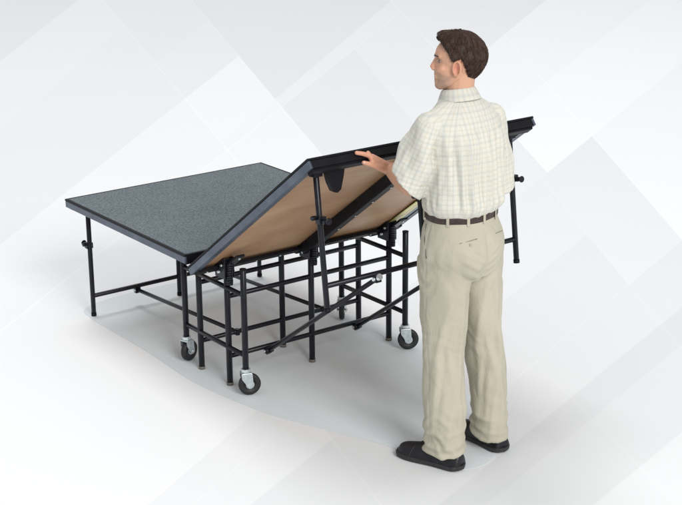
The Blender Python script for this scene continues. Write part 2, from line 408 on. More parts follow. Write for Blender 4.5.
R = .0125
def stl(name, p0, p1, r=R, mat='black_steel', parent=stage, foot=False, **k):
    bm = NB(); tube(bm, p0, p1, r, 16, round_end=1)
    o = part(name, bm, M[mat], parent)
    return o

def add_leg(x, yt, zt, yb, zb, cap=True, r=R):
    lg = stl('leg', (x, yt, zt), (x, yb, zb+.006), r)
    if cap:
        bm = NB(); d = (V((x,yb,zb))-V((x,yt,zt))).normalized()
        tube(bm, V((x,yb,zb))-d*.014, V((x,yb,zb)), r+.0015, 14); part('foot_cap', bm, M['grey_cap'], lg)
    return lg

# inner legs: two rows of three, each row joined by two rails
for row, y in enumerate((-1.066, -1.318)):
    for x in (.148, .623, 1.098):
        add_leg(x, y, .585 if row == 0 else .545, y, .0035, r=.0145)
    for z in (.147, .443):
        stl('leg_rail', (.148, y, z), (1.098, y, z), .0115)
# spring hinges on top of the front inner legs
for x in (.148, .623, 1.098):
    bm = NB()
    box(bm, (x-.022, -1.300, .585), (.006, .085, .100)); box(bm, (x+.026, -1.300, .585), (.006, .085, .100))
    box(bm, (x+.002, -1.336, .596), (.052, .006, .070))
    hg = part('leg_hinge', bm, M['black_steel'], bevel=.002)
    bm = NB()
    for k in range(9): tube(bm, (x, -1.346, .508+k*.0115), (x, -1.346, .5190+k*.0115), .0150 if k % 2 else .0143, 14)
    part('spring', bm, M['black_steel'], hg)
    for a_, b_ in (((x-.034, -1.296, .563), (x+.040, -1.296, .563)), ((x-.034, -1.322, .60), (x-.0255, -1.322, .60)), ((x+.0295, -1.322, .60), (x+.036, -1.322, .60))):
        bm = NB(); tube(bm, a_, b_, .006, 10); part('bolt', bm, M['zinc'], hg)
    # tongue that lifts to the folding half
    bm = NB(); box(bm, P2(x+.012, .13, -.018), (.045, .16, .012), ax2); box(bm, P2(x+.012, .06, -.035), (.04,.05,.03), ax2); 
    tg = part('hinge_tongue', bm, M['black_steel'], bevel=.002)
    for e in (.09, .19):
        bm = NB(); c = P2(x+.012, e, -.024); tube(bm, c, c-ax2[2]*.006, .006, 8); part('bolt', bm, M['zinc'], tg)

# caster carriage: two end frames
CX, CY = (.1425, 1.083), (-.940, -1.467)
def caster(x, y, ang):
    Rz = Matrix.Translation((x, y, 0)) @ Matrix.Rotation(ang, 4, 'Z')
    wr, ww, wc = .0525, .022, V((-.016, 0, .056))
    def tr(bm): bmesh.ops.transform(bm, matrix=Rz, verts=bm.verts)
    fk = NB()
    # stem plate and two tapered fork cheeks
    tube(fk, (0,0,.118), (0,0,.134), .022, 16); box(fk, (0,0,.114), (.046,.048,.006))
    for s in (-1, 1):
        prism(fk, [(-.026, s*.021, .114), (.026, s*.021, .114), (.024, s*.021, .090), (wc.x+.014, s*.021, .050), (wc.x+.006, s*.021, .042), (wc.x-.006, s*.021, .042), (wc.x-.014, s*.021, .050), (-.028, s*.021, .085)], (0, s*.0028, 0))
    tr(fk); fo = part('caster', fk, M['zinc'], bevel=.001)
    w = NB(); seg = 32
    prof = [(.019, -ww*.42), (wr-.012, -ww*.5), (wr-.004, -ww*.46), (wr, -ww*.22), (wr, ww*.22), (wr-.004, ww*.46), (wr-.012, ww*.5), (.019, ww*.42)]
    rings = [[w.verts.new((wc.x + r_*math.cos(2*PI*k/seg), y_*1.25, wc.z + r_*math.sin(2*PI*k/seg))) for k in range(seg)] for r_, y_ in prof]
    for a, b_ in zip(rings, rings[1:]+rings[:1]):
        for k in range(seg): fc = w.faces.new((a[k], a[(k+1)%seg], b_[(k+1)%seg], b_[k])); fc.smooth = True
    tr(w); part('wheel', w, M['rubber'], fo)
    h = NB(); tube(h, (wc.x, -.014, wc.z), (wc.x, .014, wc.z), .020, 20); tube(h, (wc.x, -.029, wc.z), (wc.x, .029, wc.z), .0055, 8)
    tr(h); part('hub', h, M['zinc'], fo)
for i, x in enumerate(CX):
    zt = (.50, .614)
    for j, y in enumerate(CY):
        ztop = .56 if j == 0 else .614
        if i == 1 and j == 0: ztop = .50
        stl('caster_post', (x, y, ztop), (x, y, .128), .0145)
        bm = NB(); tube(bm, (x, y, ztop-.002), (x, y, ztop+.004), .0155, 14); part('post_cap', bm, M['black_trim'])
    for z in (.490, .197):
        stl('end_rail', (x, CY[0], z), (x, CY[1], z), .0115)
caster(CX[0], CY[0], math.radians(200)); caster(CX[0], CY[1], math.radians(160))
caster(CX[1], CY[0], math.radians(230)); caster(CX[1], CY[1], math.radians(152))

# outer leg frames: three legs, one crossbar, height brackets, drop links
def leg_frame(yt, zt, yb, zb, sgn):
    t_, b_ = V((0, yt, zt)), V((0, yb, zb)); d = (b_-t_).normalized(); n = V((0, -d.z, d.y))*sgn
    if n.y*sgn < 0: n = -n
    for x in (.084, .611, 1.138):
        lg = stl('leg', t_+V((x,0,0)), b_+V((x,0,0))-d*.004, .0125)
        bm = NB(); tube(bm, b_+V((x,0,0))-d*.016, b_+V((x,0,0)), .0142, 14); part('foot_cap', bm, M['black_trim'], lg)
        # height bracket on the side of the leg
        c = b_+V((x,0,0))-d*.388
        bm = NB(); X = V((1,0,0))
        box(bm, c+n*.010, (.036, .030, .030), (X, n, d)); box(bm, c+n*.034+d*.004, (.022, .030, .014), (X, n, d))
        tube(bm, c+n*.040, c+n*.062, .009, 10); tube(bm, c+n*.062, c+n*.067, .015, 12)
        tube(bm, c-X*.018-d*.012, c-X*.040-d*.012, .010, 10)
        part('height_lock', bm, M['black_steel'], lg, bevel=.002)
        # top socket
        bm = NB(); c2 = t_+V((x,0,0))
        box(bm, c2+d*.012, (.040, .040, .028), (X, n, d)); tube(bm, c2-X*.034+d*.012, c2+X*.034+d*.012, .008, 10)
        part('leg_socket', bm, M['black_steel'], lg, bevel=.002)
    c = b_-d*.11
    cb = stl('crossbar', c+V((.084,0,0)), c+V((1.138,0,0)), .0115)
    return c, d, n
cA, dA, nA = leg_frame(-.08, HB-.004, -.08, .0035, 1)
cB, dB, nB_ = leg_frame(-2.124, 1.222, -2.196, .634, -1)
# the sockets and a curved hook on the raised half
for cx_, cc, dd, low in ((0, cA, dA, (-1.066, .147)), (1, cB, dB, (-1.318, .147))):
    for x in (.35, .875):
        top = cc+V((x,0,0))+dd*.022; bot = V((x, low[0]+(0.0 if cx_ == 0 else -.03), low[1]+(0 if cx_ == 0 else -.01)))
        ln = stl('drop_link', top, bot, .0105)
        dl = (bot-top).normalized()
        bm = NB(); box(bm, cc+V((x,0,0))+dd*.018, (.030, .026, .040), (V((1,0,0)), V((0,dd.z,-dd.y)), dd)); part('link_bracket', bm, M['black_steel'], ln, bevel=.002)
        bm = NB(); tube(bm, top-dl*.026, top+dl*.012, .0135, 14); tube(bm, top-V((.022,0,0)), top+V((.018,0,0)), .008, 10); part('link_end', bm, M['zinc'], ln)
        bm = NB(); tube(bm, bot-V((.022,0,0)), bot+V((.022,0,0)), .012, 12); box(bm, bot+dl*.006, (.018,.03,.026), (V((1,0,0)), dl.cross(V((1,0,0))).normalized(), dl)); part('link_pivot', bm, M['black_steel'], ln)
        bm = NB(); tube(bm, bot-V((.026,0,0)), bot-V((.022,0,0)), .007, 10); part('bolt', bm, M['zinc'], ln)
# short stay rod hanging from the near height lock
# hook hanging under the raised edge
for x in (0, .915):
    bm = NB()
    prism(bm, [(x+.112,-2.165,1.222), (x+.128,-2.165,1.165), (x+.146,-2.165,1.128), (x+.166,-2.165,1.122), (x+.184,-2.165,1.134), (x+.198,-2.165,1.19), (x+.205,-2.165,1.240)], (0, .034, 0))
    part('hook', bm, M['black_trim'], bevel=.003)

# ------------------------------------------------------------------ person
def cap_mesh(bm, p0, p1, r0, r1, seg=16, nr=5):
    """tapered capsule"""
    p0, p1 = V(p0), V(p1); d = p1-p0
    if d.length < 1e-6: d = V((0,0,1e-4))
    u, v = frame(d); dn = d.normalized()
    rings = []
    for k in range(nr): a = PI/2*(1-k/nr); rings.append((p0-dn*r0*math.sin(a), r0*math.cos(a)))
    rings.append((p0, r0)); rings.append((p1, r1))
    for k in range(1, nr+1): a = PI/2*k/nr; rings.append((p1+dn*r1*math.sin(a), r1*math.cos(a)))
    R_ = []
    for c, rr in rings:
        rr = max(rr, 1e-4)
        R_.append([bm.verts.new(c+u*math.cos(2*PI*k/seg)*rr+v*math.sin(2*PI*k/seg)*rr) for k in range(seg)])
    for a, b in zip(R_, R_[1:]):
        for k in range(seg): bm.faces.new((a[k], a[(k+1)%seg], b[(k+1)%seg], b[k]))
    bm.faces.new(R_[0][::-1]); bm.faces.new(R_[-1])
def chain(bm, pts, rs, **k):
    for a, b, r0, r1 in zip(pts, pts[1:], rs, rs[1:]): cap_mesh(bm, a, b, r0, r1, **k)
def ell(bm, c, rad, rot=None, seg=24, rg=14):
    m = Matrix.Translation(V(c)) @ (rot.to_4x4() if rot else Matrix.Identity(4)) @ Matrix.Diagonal((*rad, 1))
    bmesh.ops.create_uvsphere(bm, u_segments=seg, v_segments=rg, radius=1, matrix=m)
def ringloft(bm, rings, seg=40, cap=True, ex=2.0):
    """rings: (centre, axisA, axisB, a, b)"""
    RR = []
    for c, A, B, a, b in rings:
        r_ = []
        for k in range(seg):
            t = 2*PI*k/seg; ct, st = math.cos(t), math.sin(t)
            s = (abs(ct)**ex+abs(st)**ex)**(-1/ex)
            r_.append(bm.verts.new(V(c)+V(A)*a*ct*s+V(B)*b*st*s))
        RR.append(r_)
    for a, b in zip(RR, RR[1:]):
        for k in range(seg): bm.faces.new((a[k], a[(k+1)%seg], b[(k+1)%seg], b[k]))
    if cap: bm.faces.new(RR[0][::-1]); bm.faces.new(RR[-1])

def remesh(bm, voxel, smooth=3, fac=.5):
    bmesh.ops.recalc_face_normals(bm, faces=bm.faces)
    me = bpy.data.meshes.new('tmp'); bm.to_mesh(me); bm.free()
    o = bpy.data.objects.new('tmp', me); COL.objects.link(o)
    r = o.modifiers.new('r', 'REMESH'); r.mode = 'VOXEL'; r.voxel_size = voxel; r.use_smooth_shade = True
    if smooth:
        s = o.modifiers.new('s', 'SMOOTH'); s.factor = fac; s.iterations = smooth
    dg = bpy.context.evaluated_depsgraph_get(); ev = o.evaluated_get(dg)
    out = bpy.data.meshes.new_from_object(ev); bpy.data.objects.remove(o); bpy.data.meshes.remove(me)
    return out
def get_co(me):
    a = np.empty(len(me.vertices)*3); me.vertices.foreach_get('co', a); return a.reshape(-1,3)
def get_no(me):
    a = np.empty(len(me.vertices)*3); me.vertices.foreach_get('normal', a); return a.reshape(-1,3)
def set_co(me, a): me.vertices.foreach_set('co', a.reshape(-1)); me.update()

person = empty('person', (.53,-2.51,0), 'man in pale plaid shirt and khaki trousers standing and holding the raised stage half', 'person')
POFF = Matrix.Translation((-.53, 2.51, 0))
def ppart(name, me, mat, parent=person, **k):
    o = link(name, me, mat, parent, **k)
    o.matrix_parent_inverse = POFF if parent is person else Matrix.Identity(4)
    return o

hd = math.radians(95)
Fw = V((math.cos(hd), math.sin(hd), 0)); Rb = V((math.sin(hd), -math.cos(hd), 0)); UP = V((0,0,1))
C0 = V((.53,-2.51,0))
def B(r, f, z): return C0 + Rb*r + Fw*f + UP*z
# head frame
HC = V((.519,-2.480,1.664)); ha = math.radians(137); HS = .94
hF = V((math.cos(ha), math.sin(ha), 0)); hR = V((math.sin(ha), -math.cos(ha), 0)); hU = V((0,0,1))
tilt = Matrix.Rotation(math.radians(2), 3, hR); hF = tilt @ hF; hU = tilt @ hU
def Hd(r, f, u): return HC + (hR*r + hF*f + hU*u)*HS
HM = Matrix((hR, hF, hU)).transposed()

SHL, SHR = B(-.175, .01, 1.430), B(.172, .01, 1.415)
ELL, WRL = V((.312,-2.448,1.190)), V((.384,-2.236,1.200))
ELR, WRR = V((.750,-2.465,1.145)), V((.80,-2.235,1.215))

bm = NB()
# head
ell(bm, Hd(0,-.014,.026), (.074,.094,.088), HM)
ell(bm, Hd(0,.028,-.028), (.059,.058,.080), HM); ell(bm, Hd(0,.016,.034), (.064,.071,.062), HM)
for s in (-1,1):
    cap_mesh(bm, Hd(s*.052,-.005,-.045), Hd(s*.043,.030,-.078), .020, .019)
    cap_mesh(bm, Hd(s*.043,.030,-.078), Hd(s*.012,.060,-.099), .019, .018)
    cap_mesh(bm, Hd(s*.042,.066,.029), Hd(s*.012,.083,.026), .010, .010)
    cap_mesh(bm, Hd(s*.046,.056,-.022), Hd(s*.040,.066,-.030), .016, .015)
    ell(bm, Hd(s*.009,.094,-.031), (.008,.011,.007), HM)
    # ear
    er = HM @ Matrix.Rotation(s*math.radians(20), 3, 'Z')
    n_ = 12; ep = []
    for k in range(n_+1):
        t = math.radians(-120 + 330*k/n_)
        ep.append(V(Hd(s*.078,-.004,-.010)) + er @ V((s*.006, -.016*math.cos(t) - .003, .029*math.sin(t) - .002)))
    for a_, b_ in zip(ep, ep[1:]): cap_mesh(bm, a_, b_, .0052, .0052, seg=8, nr=2)
    ell(bm, Hd(s*.075,-.006,-.010), (.006,.014,.026), er)
    cap_mesh(bm, Hd(s*.079,.002,-.036), Hd(s*.079,.000,-.042), .007, .006, seg=8, nr=2)
cap_mesh(bm, Hd(0,.070,-.100), Hd(0,.064,-.103), .017, .017)
chain(bm, [Hd(0,.080,.022), Hd(0,.089,.004), Hd(0,.1015,-.022)], [.009,.0085,.0090])
cap_mesh(bm, Hd(-.017,.084,-.056), Hd(.017,.084,-.056), .0075, .0075); cap_mesh(bm, Hd(-.014,.081,-.067), Hd(.014,.081,-.067), .0075, .0075)
cap_mesh(bm, Hd(0,.078,-.045), Hd(0,.075,-.085), .014, .014)
# neck, trunk, legs (covered by the clothes)
chain(bm, [Hd(0,-.028,-.03), B(-.002,.022,1.545), B(0,.005,1.48)], [.052,.057,.070])
chain(bm, [Hd(0,.015,-.075), B(0,.045,1.52)], [.036,.048])
ringloft(bm, [(B(0,.0,z), Rb, Fw, a, b) for z, a, b in ((.86,.13,.09),(1.0,.135,.10),(1.15,.14,.10),(1.3,.155,.10),(1.42,.15,.085),(1.48,.10,.065))], seg=24)
chain(bm, [B(-.09,0,.88), V((.425,-2.52,.5)), V((.405,-2.575,.10))], [.075,.055,.040]); chain(bm, [V((.405,-2.575,.10)), V((.375,-2.50,.045))], [.036,.028])
chain(bm, [B(.09,0,.88), V((.640,-2.51,.5)), V((.650,-2.565,.10))], [.075,.055,.040]); chain(bm, [V((.650,-2.565,.10)), V((.664,-2.49,.045))], [.036,.028])
# arms
for sh, el_, wr in ((SHL,ELL,WRL),(SHR,ELR,WRR)):
    cap_mesh(bm, B(0,.0,1.40), sh-V((0,0,.01)), .05, .042)
    chain(bm, [sh-V((0,0,.01)), (sh+el_)/2, el_], [.042,.043,.041])
    d = wr-el_
    chain(bm, [el_, el_+d*.25, el_+d*.65, wr], [.042,.046,.039,.030])
# hands
def hand(bm, wr, kn, idx, fingers, thumb, back):
    """wr wrist, kn list of four knuckles, fingers list of chains beyond the knuckle"""
    for k, q in enumerate(kn):
        cap_mesh(bm, wr+(q-wr)*.12+ (q-kn[1])*.3, q, .0195, .0140)
    cap_mesh(bm, wr, wr+(kn[1]-wr)*.55, .027, .022)
    for ch, r_ in fingers:
        n_ = len(ch); chain(bm, ch, [r_*(1-.22*i/(n_-1)) for i in range(n_)])
    chain(bm, thumb, [.016,.0125,.0108,.0090][:len(thumb)])
knL = [V((.312,-2.226,1.264)), V((.316,-2.233,1.250)), V((.322,-2.236,1.236)), V((.332,-2.237,1.222))]
fingL = [([knL[0], V((.292,-2.223,1.275)), V((.270,-2.216,1.283)), V((.248,-2.207,1.288))], .0112),
         ([knL[1], V((.300,-2.238,1.262)), V((.298,-2.224,1.276)), V((.302,-2.212,1.281))], .0115),
         ([knL[2], V((.304,-2.242,1.248)), V((.300,-2.234,1.262)), V((.304,-2.222,1.268))], .0115),
         ([knL[3], V((.314,-2.246,1.232)), V((.306,-2.240,1.246)), V((.310,-2.228,1.254))], .0105)]
thL = [V((.360,-2.243,1.210)), V((.322,-2.250,1.226)), V((.292,-2.246,1.240)), V((.262,-2.236,1.251))]
sh_ = V((-.018,0,0)); knL = [k_+sh_ for k_ in knL]; fingL = [([q_+sh_ for q_ in ch], r_) for ch, r_ in fingL]; thL = [q_+sh_ for q_ in thL]
hand(bm, WRL, knL, 0, fingL, thL, None)
knR = [V((.875,-2.232,1.262)), V((.860,-2.233,1.250)), V((.846,-2.233,1.240)), V((.834,-2.233,1.228))]
fingR = [([k_, k_+V((.012,.006,.034)), k_+V((.018,.03,.058)), k_+V((.020,.055,.062))], .010) for k_ in knR]
thR = [V((.815,-2.25,1.215)), V((.86,-2.262,1.222)), V((.90,-2.256,1.232)), V((.93,-2.248,1.236))]
hand(bm, WRR, knR, 0, fingR, thR, None)
body = remesh(bm, .0032, 4, .5)
co = get_co(body); no = get_no(body)
def hl(c):
    d = (c-np.array(HC))/HS; return np.stack([d@np.array(hR), d@np.array(hF), d@np.array(hU)], 1)
h = hl(co)
def g3(h, c, s): return np.exp(-(((h-np.array(c))/np.array(s))**2).sum(1))
disp = np.zeros(len(co))
for s in (-1,1):
    disp -= .0075*g3(h, (s*.031,.090,.006), (.016,.03,.010))      # eye sockets
    disp -= .003*g3(h, (s*.045,.07,-.06), (.018,.03,.016))
disp -= .0035*g3(h, (0,.098,-.0615), (.026,.02,.0022))             # mouth line
for s in (-1,1): disp -= .006*g3(h, (s*.085,-.004,-.012), (.02,.007,.011))
co2 = co+no*disp[:,None]; set_co(body, co2)
tint = np.full(len(co), .35)
tint += .65*g3(h, (0,.095,-.061), (.020,.02,.0085))
tint += .22*g3(h, (0,.108,-.022), (.016,.018,.018))
for s in (-1,1):
    tint += .30*g3(h, (s*.080,-.004,-.012), (.02,.022,.036)); tint += .12*g3(h, (s*.045,.06,-.02), (.025,.03,.022))
stub = np.clip((-.035-h[:,2])/.02, 0, 1)*np.clip((h[:,1]+.0)/.03, 0, 1)*np.clip((h[:,2]+.125)/.02, 0, 1)*(np.abs(h[:,0]) < .09)
tint -= .15*stub*(1-np.clip(g3(h, (0,.095,-.061), (.022,.02,.012))*1.4,0,1))
hand_m = np.clip((co[:,2]-1.19)/.06,0,1)*(co[:,1] > -2.28)*(co[:,2] < 1.4); tint += .16*hand_m
at = body.attributes.new('tint', 'FLOAT', 'POINT'); at.data.foreach_set('value', np.clip(tint,0,1).astype(np.float32))
bodyo = ppart('body', body, M['skin'], smooth=True)
# thumbnail
for tip, dr, nrm in ((V((.241,-2.2445,1.2535)), V((-.035,.010,.008)).normalized(), V((-.2,-.95,.1)).normalized()),):
    side = dr.cross(nrm).normalized(); nb = NB()
    ell(nb, tip, (.0065,.0045,.0015), Matrix((dr, side, nrm)).transposed(), 12, 8)
    ppart('thumbnail', nb, noise_mat('nail', (.62,.42,.33), (.66,.46,.37), 50, rough=.3), smooth=True)
for s in (-1,1):
    e_ = NB(); ell(e_, Hd(s*.031,.0615,.007), (.0115,.0115,.0085), HM); eo = ppart('eye', e_, M['eye'], smooth=True)
    e_ = NB(); ell(e_, Hd(s*.031,.0710,.007), (.0068,.0030,.0058), HM); ppart('iris', e_, M['iris'], eo, smooth=True)
    e_ = NB(); chain(e_, [Hd(s*.015,.094,.0235), Hd(s*.030,.0900,.0290), Hd(s*.046,.0765,.0260)], [.0020,.0026,.0016], seg=8, nr=2); ppart('eyebrow', e_, M['hair'], smooth=True)
    e_ = NB(); chain(e_, [Hd(s*.020,.0815,.0095), Hd(s*.031,.0835,.0150), Hd(s*.042,.0755,.0105)], [.0018,.0022,.0018], seg=8, nr=2); ppart('eyelid', e_, M['skin'], smooth=True)

# hair
def lerp_tab(tab, x):
    xs = [t[0] for t in tab]; ys = [t[1] for t in tab]; return float(np.interp(x, xs, ys))
LOW = [(0,38),(25,35),(45,25),(56,16),(64,2),(70,-10),(82,-12),(87,0),(96,4),(102,-10),(112,-30),(130,-44),(160,-46),(180,-46)]
hc = V((0,-.014,.024)); hr = V((.076,.096,.090))
def hair_pt(az, el, t):
    a, e = math.radians(az), math.radians(el)
    d = V((math.sin(a)*math.cos(e), math.cos(a)*math.cos(e), math.sin(e)))
    dn_ = 0.
    if abs(az) > 100 and el < -22:
        dn_ = (-22-el)*.0027*min(1, (abs(az)-100)/25); e = math.radians(-22-(-22-el)*(1-min(1, (abs(az)-100)/25)))
        d = V((math.sin(a)*math.cos(e), math.cos(a)*math.cos(e), math.sin(e)))
    k = 1/math.sqrt((d.x/hr.x)**2+(d.y/hr.y)**2+(d.z/hr.z)**2)
    p = hc + d*(k+t-dn_*.45); p.z -= dn_
    return p, d
def thick(az, el, low):
    s = (el-low)/(90-low); aa = abs(az)
    base = .012 + .007*max(0, math.sin(math.radians(el))) + .026*math.exp(-((aa)/48)**2)*max(0,1-abs(el-38)/32) + .007*math.exp(-((aa-180)/60)**2)*max(0, 1-abs(el-5)/45)
    return base*min(1, (s/.10))**.5 if s > 0 else .0
hb = NB(); NA, NE = 120, 46; grid = []
for j in range(NE+1):
    row = []
    for i in range(NA):
        az = 360*i/NA; az = az-360 if az > 180 else az
        low = lerp_tab(LOW, abs(az)) + 2.0*noise.noise(V((az*.12, 3, 0)))
        el = 90-(90-low)*(j/NE)
        t = thick(az, el, low)
        fr_ = 1+1.3*math.exp(-(az/50)**2); nz = noise.noise(V((az*.09, el*.05, 1)))*.0058*fr_ + noise.noise(V((az*.30, el*.08, 5)))*.0032*fr_
        p, d = hair_pt(az, el, t+(nz if j < NE else 0) - (.004 if j == NE else 0))
        row.append(hb.verts.new(Hd(*p)))
    grid.append(row)
for j in range(NE):
    for i in range(NA): hb.faces.new((grid[j][i], grid[j][(i+1)%NA], grid[j+1][(i+1)%NA], grid[j+1][i]))
# loose locks
hb.verts.ensure_lookup_table(); shades = [.14]*len(hb.verts)
def strand(bm, pts, w):
    for a, b, w0, w1 in zip(pts, pts[1:], np.linspace(w, w*.3, len(pts)-1), np.linspace(w*.8, w*.15, len(pts)-1)):
        d = (b-a).normalized(); u, v = frame(d)
        vs = [bm.verts.new(a+u*w0), bm.verts.new(a-u*w0*.5+v*w0*.8), bm.verts.new(a-u*w0*.5-v*w0*.8)]
        vt = [bm.verts.new(b+u*w1), bm.verts.new(b-u*w1*.5+v*w1*.8), bm.verts.new(b-u*w1*.5-v*w1*.8)]
        for k in range(3): bm.faces.new((vs[k], vs[(k+1)%3], vt[(k+1)%3], vt[k]))
for _ in range(5200):
    az = random.uniform(-180,180); low = lerp_tab(LOW, abs(az)); el = low+(88-low)*random.random()**.8
    t = thick(az, el, low); L_ = random.uniform(8, 20)
    # comb direction: down on sides and back, forward on top
    P_ = []
    side = random.uniform(-6,6)
    for k in range(4):
        s = k/3; el2 = el - L_*s*(1 if abs(az) > 50 or el > 60 else .8); el2 = max(el2, low-2)
        az2 = az + side*s
        lf = .0006 + .0048*s*random.random()**2 + (.006*s*random.random() if abs(az) < 50 else 0)
        p, d = hair_pt(az2, el2, max(thick(az2, el2, low), .003 if k < 3 else .001)+lf); P_.append(Hd(*p))
    strand(hb, P_, random.uniform(.0009,.0016)); shades += [min(1, max(0, random.gauss(.42,.24)))]*18
for _ in range(420):
    az = random.gauss(8, 38); el = random.uniform(30, 74); low = lerp_tab(LOW, abs(az)); el = max(el, low+6); P_ = []
    sw = random.uniform(-14, 4)
    for k in range(5):
        u_ = k/4; el2 = el-22*u_; lift = .002+.011*u_*random.uniform(.3,1)*(1-abs(az)/150)
        p, d = hair_pt(az+sw*u_, max(el2, low-1), thick(az, max(el2, low+2), low)+lift); P_.append(Hd(*p))
    strand(hb, P_, random.uniform(.0012,.0020)); shades += [min(1, max(0, random.gauss(.42,.24)))]*24
me = bpy.data.meshes.new('hair'); bmesh.ops.recalc_face_normals(hb, faces=hb.faces); hb.to_mesh(me); hb.free()
at = me.attributes.new('shade', 'FLOAT', 'POINT')
at.data.foreach_set('value', np.array(shades, dtype=np.float32))
ppart('hair', me, M['hair'], smooth=True)

# ---- shirt
bm = NB()
TR = [(1.035,.146,.112,0),(1.062,.152,.118,0),(1.085,.166,.132,0),(1.12,.174,.140,0),(1.20,.176,.138,.0),(1.28,.182,.136,.004),(1.35,.188,.132,.008),(1.40,.186,.122,.010),(1.44,.172,.108,.010),(1.475,.140,.092,.010),(1.505,.100,.080,.014),(1.530,.072,.068,.020)]
ringloft(bm, [(B(0,f,z), Rb, Fw, a, b) for z, a, b, f in TR], seg=64, ex=2.25)
for s, SH in ((-1,SHL),(1,SHR)): cap_mesh(bm, B(s*.055,.010,1.482), SH+V((0,0,-.006)), .052, .056, seg=24)
def sleeve(SH, hem, r0, r1, outdir, dend):
    rings = []
    d0 = (hem-SH).normalized()
    for k in range(7):
        s = k/6; d = d0.lerp(V(dend), s*s*.75).normalized(); u = d.cross(V(outdir)).normalized(); v = u.cross(d).normalized(); rr = r0+(r1-r0)*s
        rings.append((SH.lerp(hem, s), u, v, rr*1.0, rr*1.0))
    ringloft(bm, rings, seg=36)
HEML, HEMR = V((.303,-2.440,1.198)), V((.748,-2.475,1.125))
for sp0, hm_ in ((SHL, HEML),(SHR, HEMR)):
    cap_mesh(bm, sp0, sp0.lerp(hm_, .15), .064, .068, seg=28)
DEL, DER = V((-.55,.62,-.50)).normalized(), V((.1,.45,-.9)).normalized()
sleeve(SHL, HEML, .066, .086, (0,1,0), DEL); sleeve(SHR, HEMR, .066, .078, (0,1,0), DER)
sh = remesh(bm, .0058, 7, .6)
co = get_co(sh); no = get_no(sh); c0 = np.array(C0)
loc = np.stack([(co-c0)@np.array(Rb), (co-c0)@np.array(Fw), co[:,2]], 1)
def seg_par(co, a, b):
    a, b = np.array(a), np.array(b); d = b-a; L_ = np.linalg.norm(d); d = d/L_
    s = (co-a)@d; per = (co-a)-s[:,None]*d; return s, per, d, L_
sleeves = []
for SH, HM2 in ((SHL,HEML),(SHR,HEMR)):
    s, per, d, L_ = seg_par(co, SH, HM2); sleeves.append((s, per, d, L_))
# torso distance measure: outside of torso ellipse
a_t = np.interp(loc[:,2], [t[0] for t in TR], [t[1] for t in TR]); b_t = np.interp(loc[:,2], [t[0] for t in TR], [t[2] for t in TR])
q = (np.abs(loc[:,0]/a_t)**2.2+np.abs(loc[:,1]/b_t)**2.2)**(1/2.2)
is_sl = []
for k, (s, per, d, L_) in enumerate(sleeves):
    side = (loc[:,0] < 0) if k == 0 else (loc[:,0] > 0)
    is_sl.append(side & (q > 1.03) & (s > -.035) & (np.linalg.norm(per, axis=1) < .12))
disp = np.zeros(len(co))
th = np.arctan2(loc[:,0], -loc[:,1])        # 0 = centre of back, + to the right arm
z = loc[:,2]
tor = ~(is_sl[0] | is_sl[1])
nzv = np.array([noise.noise(V(c)*9) for c in co]); nzw = np.array([noise.noise(V((c[0]*16, c[1]*16, c[2]*5))) for c in co]); nzf = np.array([noise.noise(V((c[0]*34+nzv_*1.5, c[1]*34, c[2]*9))) for c, nzv_ in zip(co, nzv)])
mid = np.clip((z-1.08)/.05,0,1)*np.clip((1.43-z)/.05,0,1)
disp += tor*mid*(.014*nzw+.006*nzf)
# hanging folds from the yoke and puckers into the belt
for t0, amp, w, drift in ((-.60,.017,.085,.10),(-.33,.013,.06,.05),(-.05,.010,.05,0),(.20,.014,.07,-.05),(.50,.014,.08,-.10),(.8,.011,.09,-.1),(-.90,.014,.09,.16),(-1.2,.015,.10,.25)):
    c_ = t0+drift*(1.43-z)/.35
    disp += tor*amp*np.exp(-((th-c_)/w)**2)*np.clip((z-1.07)/.08,0,1)*np.clip((1.44-z)/.10,0,1)*(.55+.45*np.sin((z-1.05)*9+t0*7))
    disp -= tor*amp*.7*np.exp(-((th-c_-w*1.5)/(w*.8))**2)*np.clip((z-1.07)/.08,0,1)*np.clip((1.42-z)/.10,0,1)
bel = np.exp(-((z-1.105)/.035)**2)
disp += tor*bel*(.007+.010*nzw+.0035*np.sin(th*13+6*nzv))
# diagonal drag lines under the left armhole
for o_, a_, w_ in ((0,.008,.012),(.045,.007,.012),(.09,.006,.014)):
    dd_ = (z-1.34+o_) - .35*(th+1.2)*.18
    disp += tor*a_*np.exp(-(dd_/w_)**2)*np.exp(-((th+1.25)/.5)**2)
# yoke seam, sleeve folds
disp -= tor*.0035*np.exp(-((z-1.425+.02*np.abs(th))/.004)**2)*(np.abs(th) < 1.3)
for k, (s, per, d, L_) in enumerate(sleeves):
    f = s/L_; a0 = np.arctan2(per@np.cross(d, [0,0,1.]), per[:,2])
    disp += is_sl[k]*(np.clip((f+.1)/.3,0,1)*(.012*nzw+.006*nzf+.008*np.sin(a0*3+f*5+k)+.003*np.sin(a0*7-f*8))*(1-.65*np.clip(f,0,1)**3))
    disp -= is_sl[k]*.0035*np.exp(-((s-L_+.028)/.003)**2)    # hem stitching
    arm = (np.abs(q-1.04) < .03) & (s > -.06) & (s < .16) & (z > 1.28)
    disp -= arm*.0035
set_co(sh, co+no*disp[:,None])
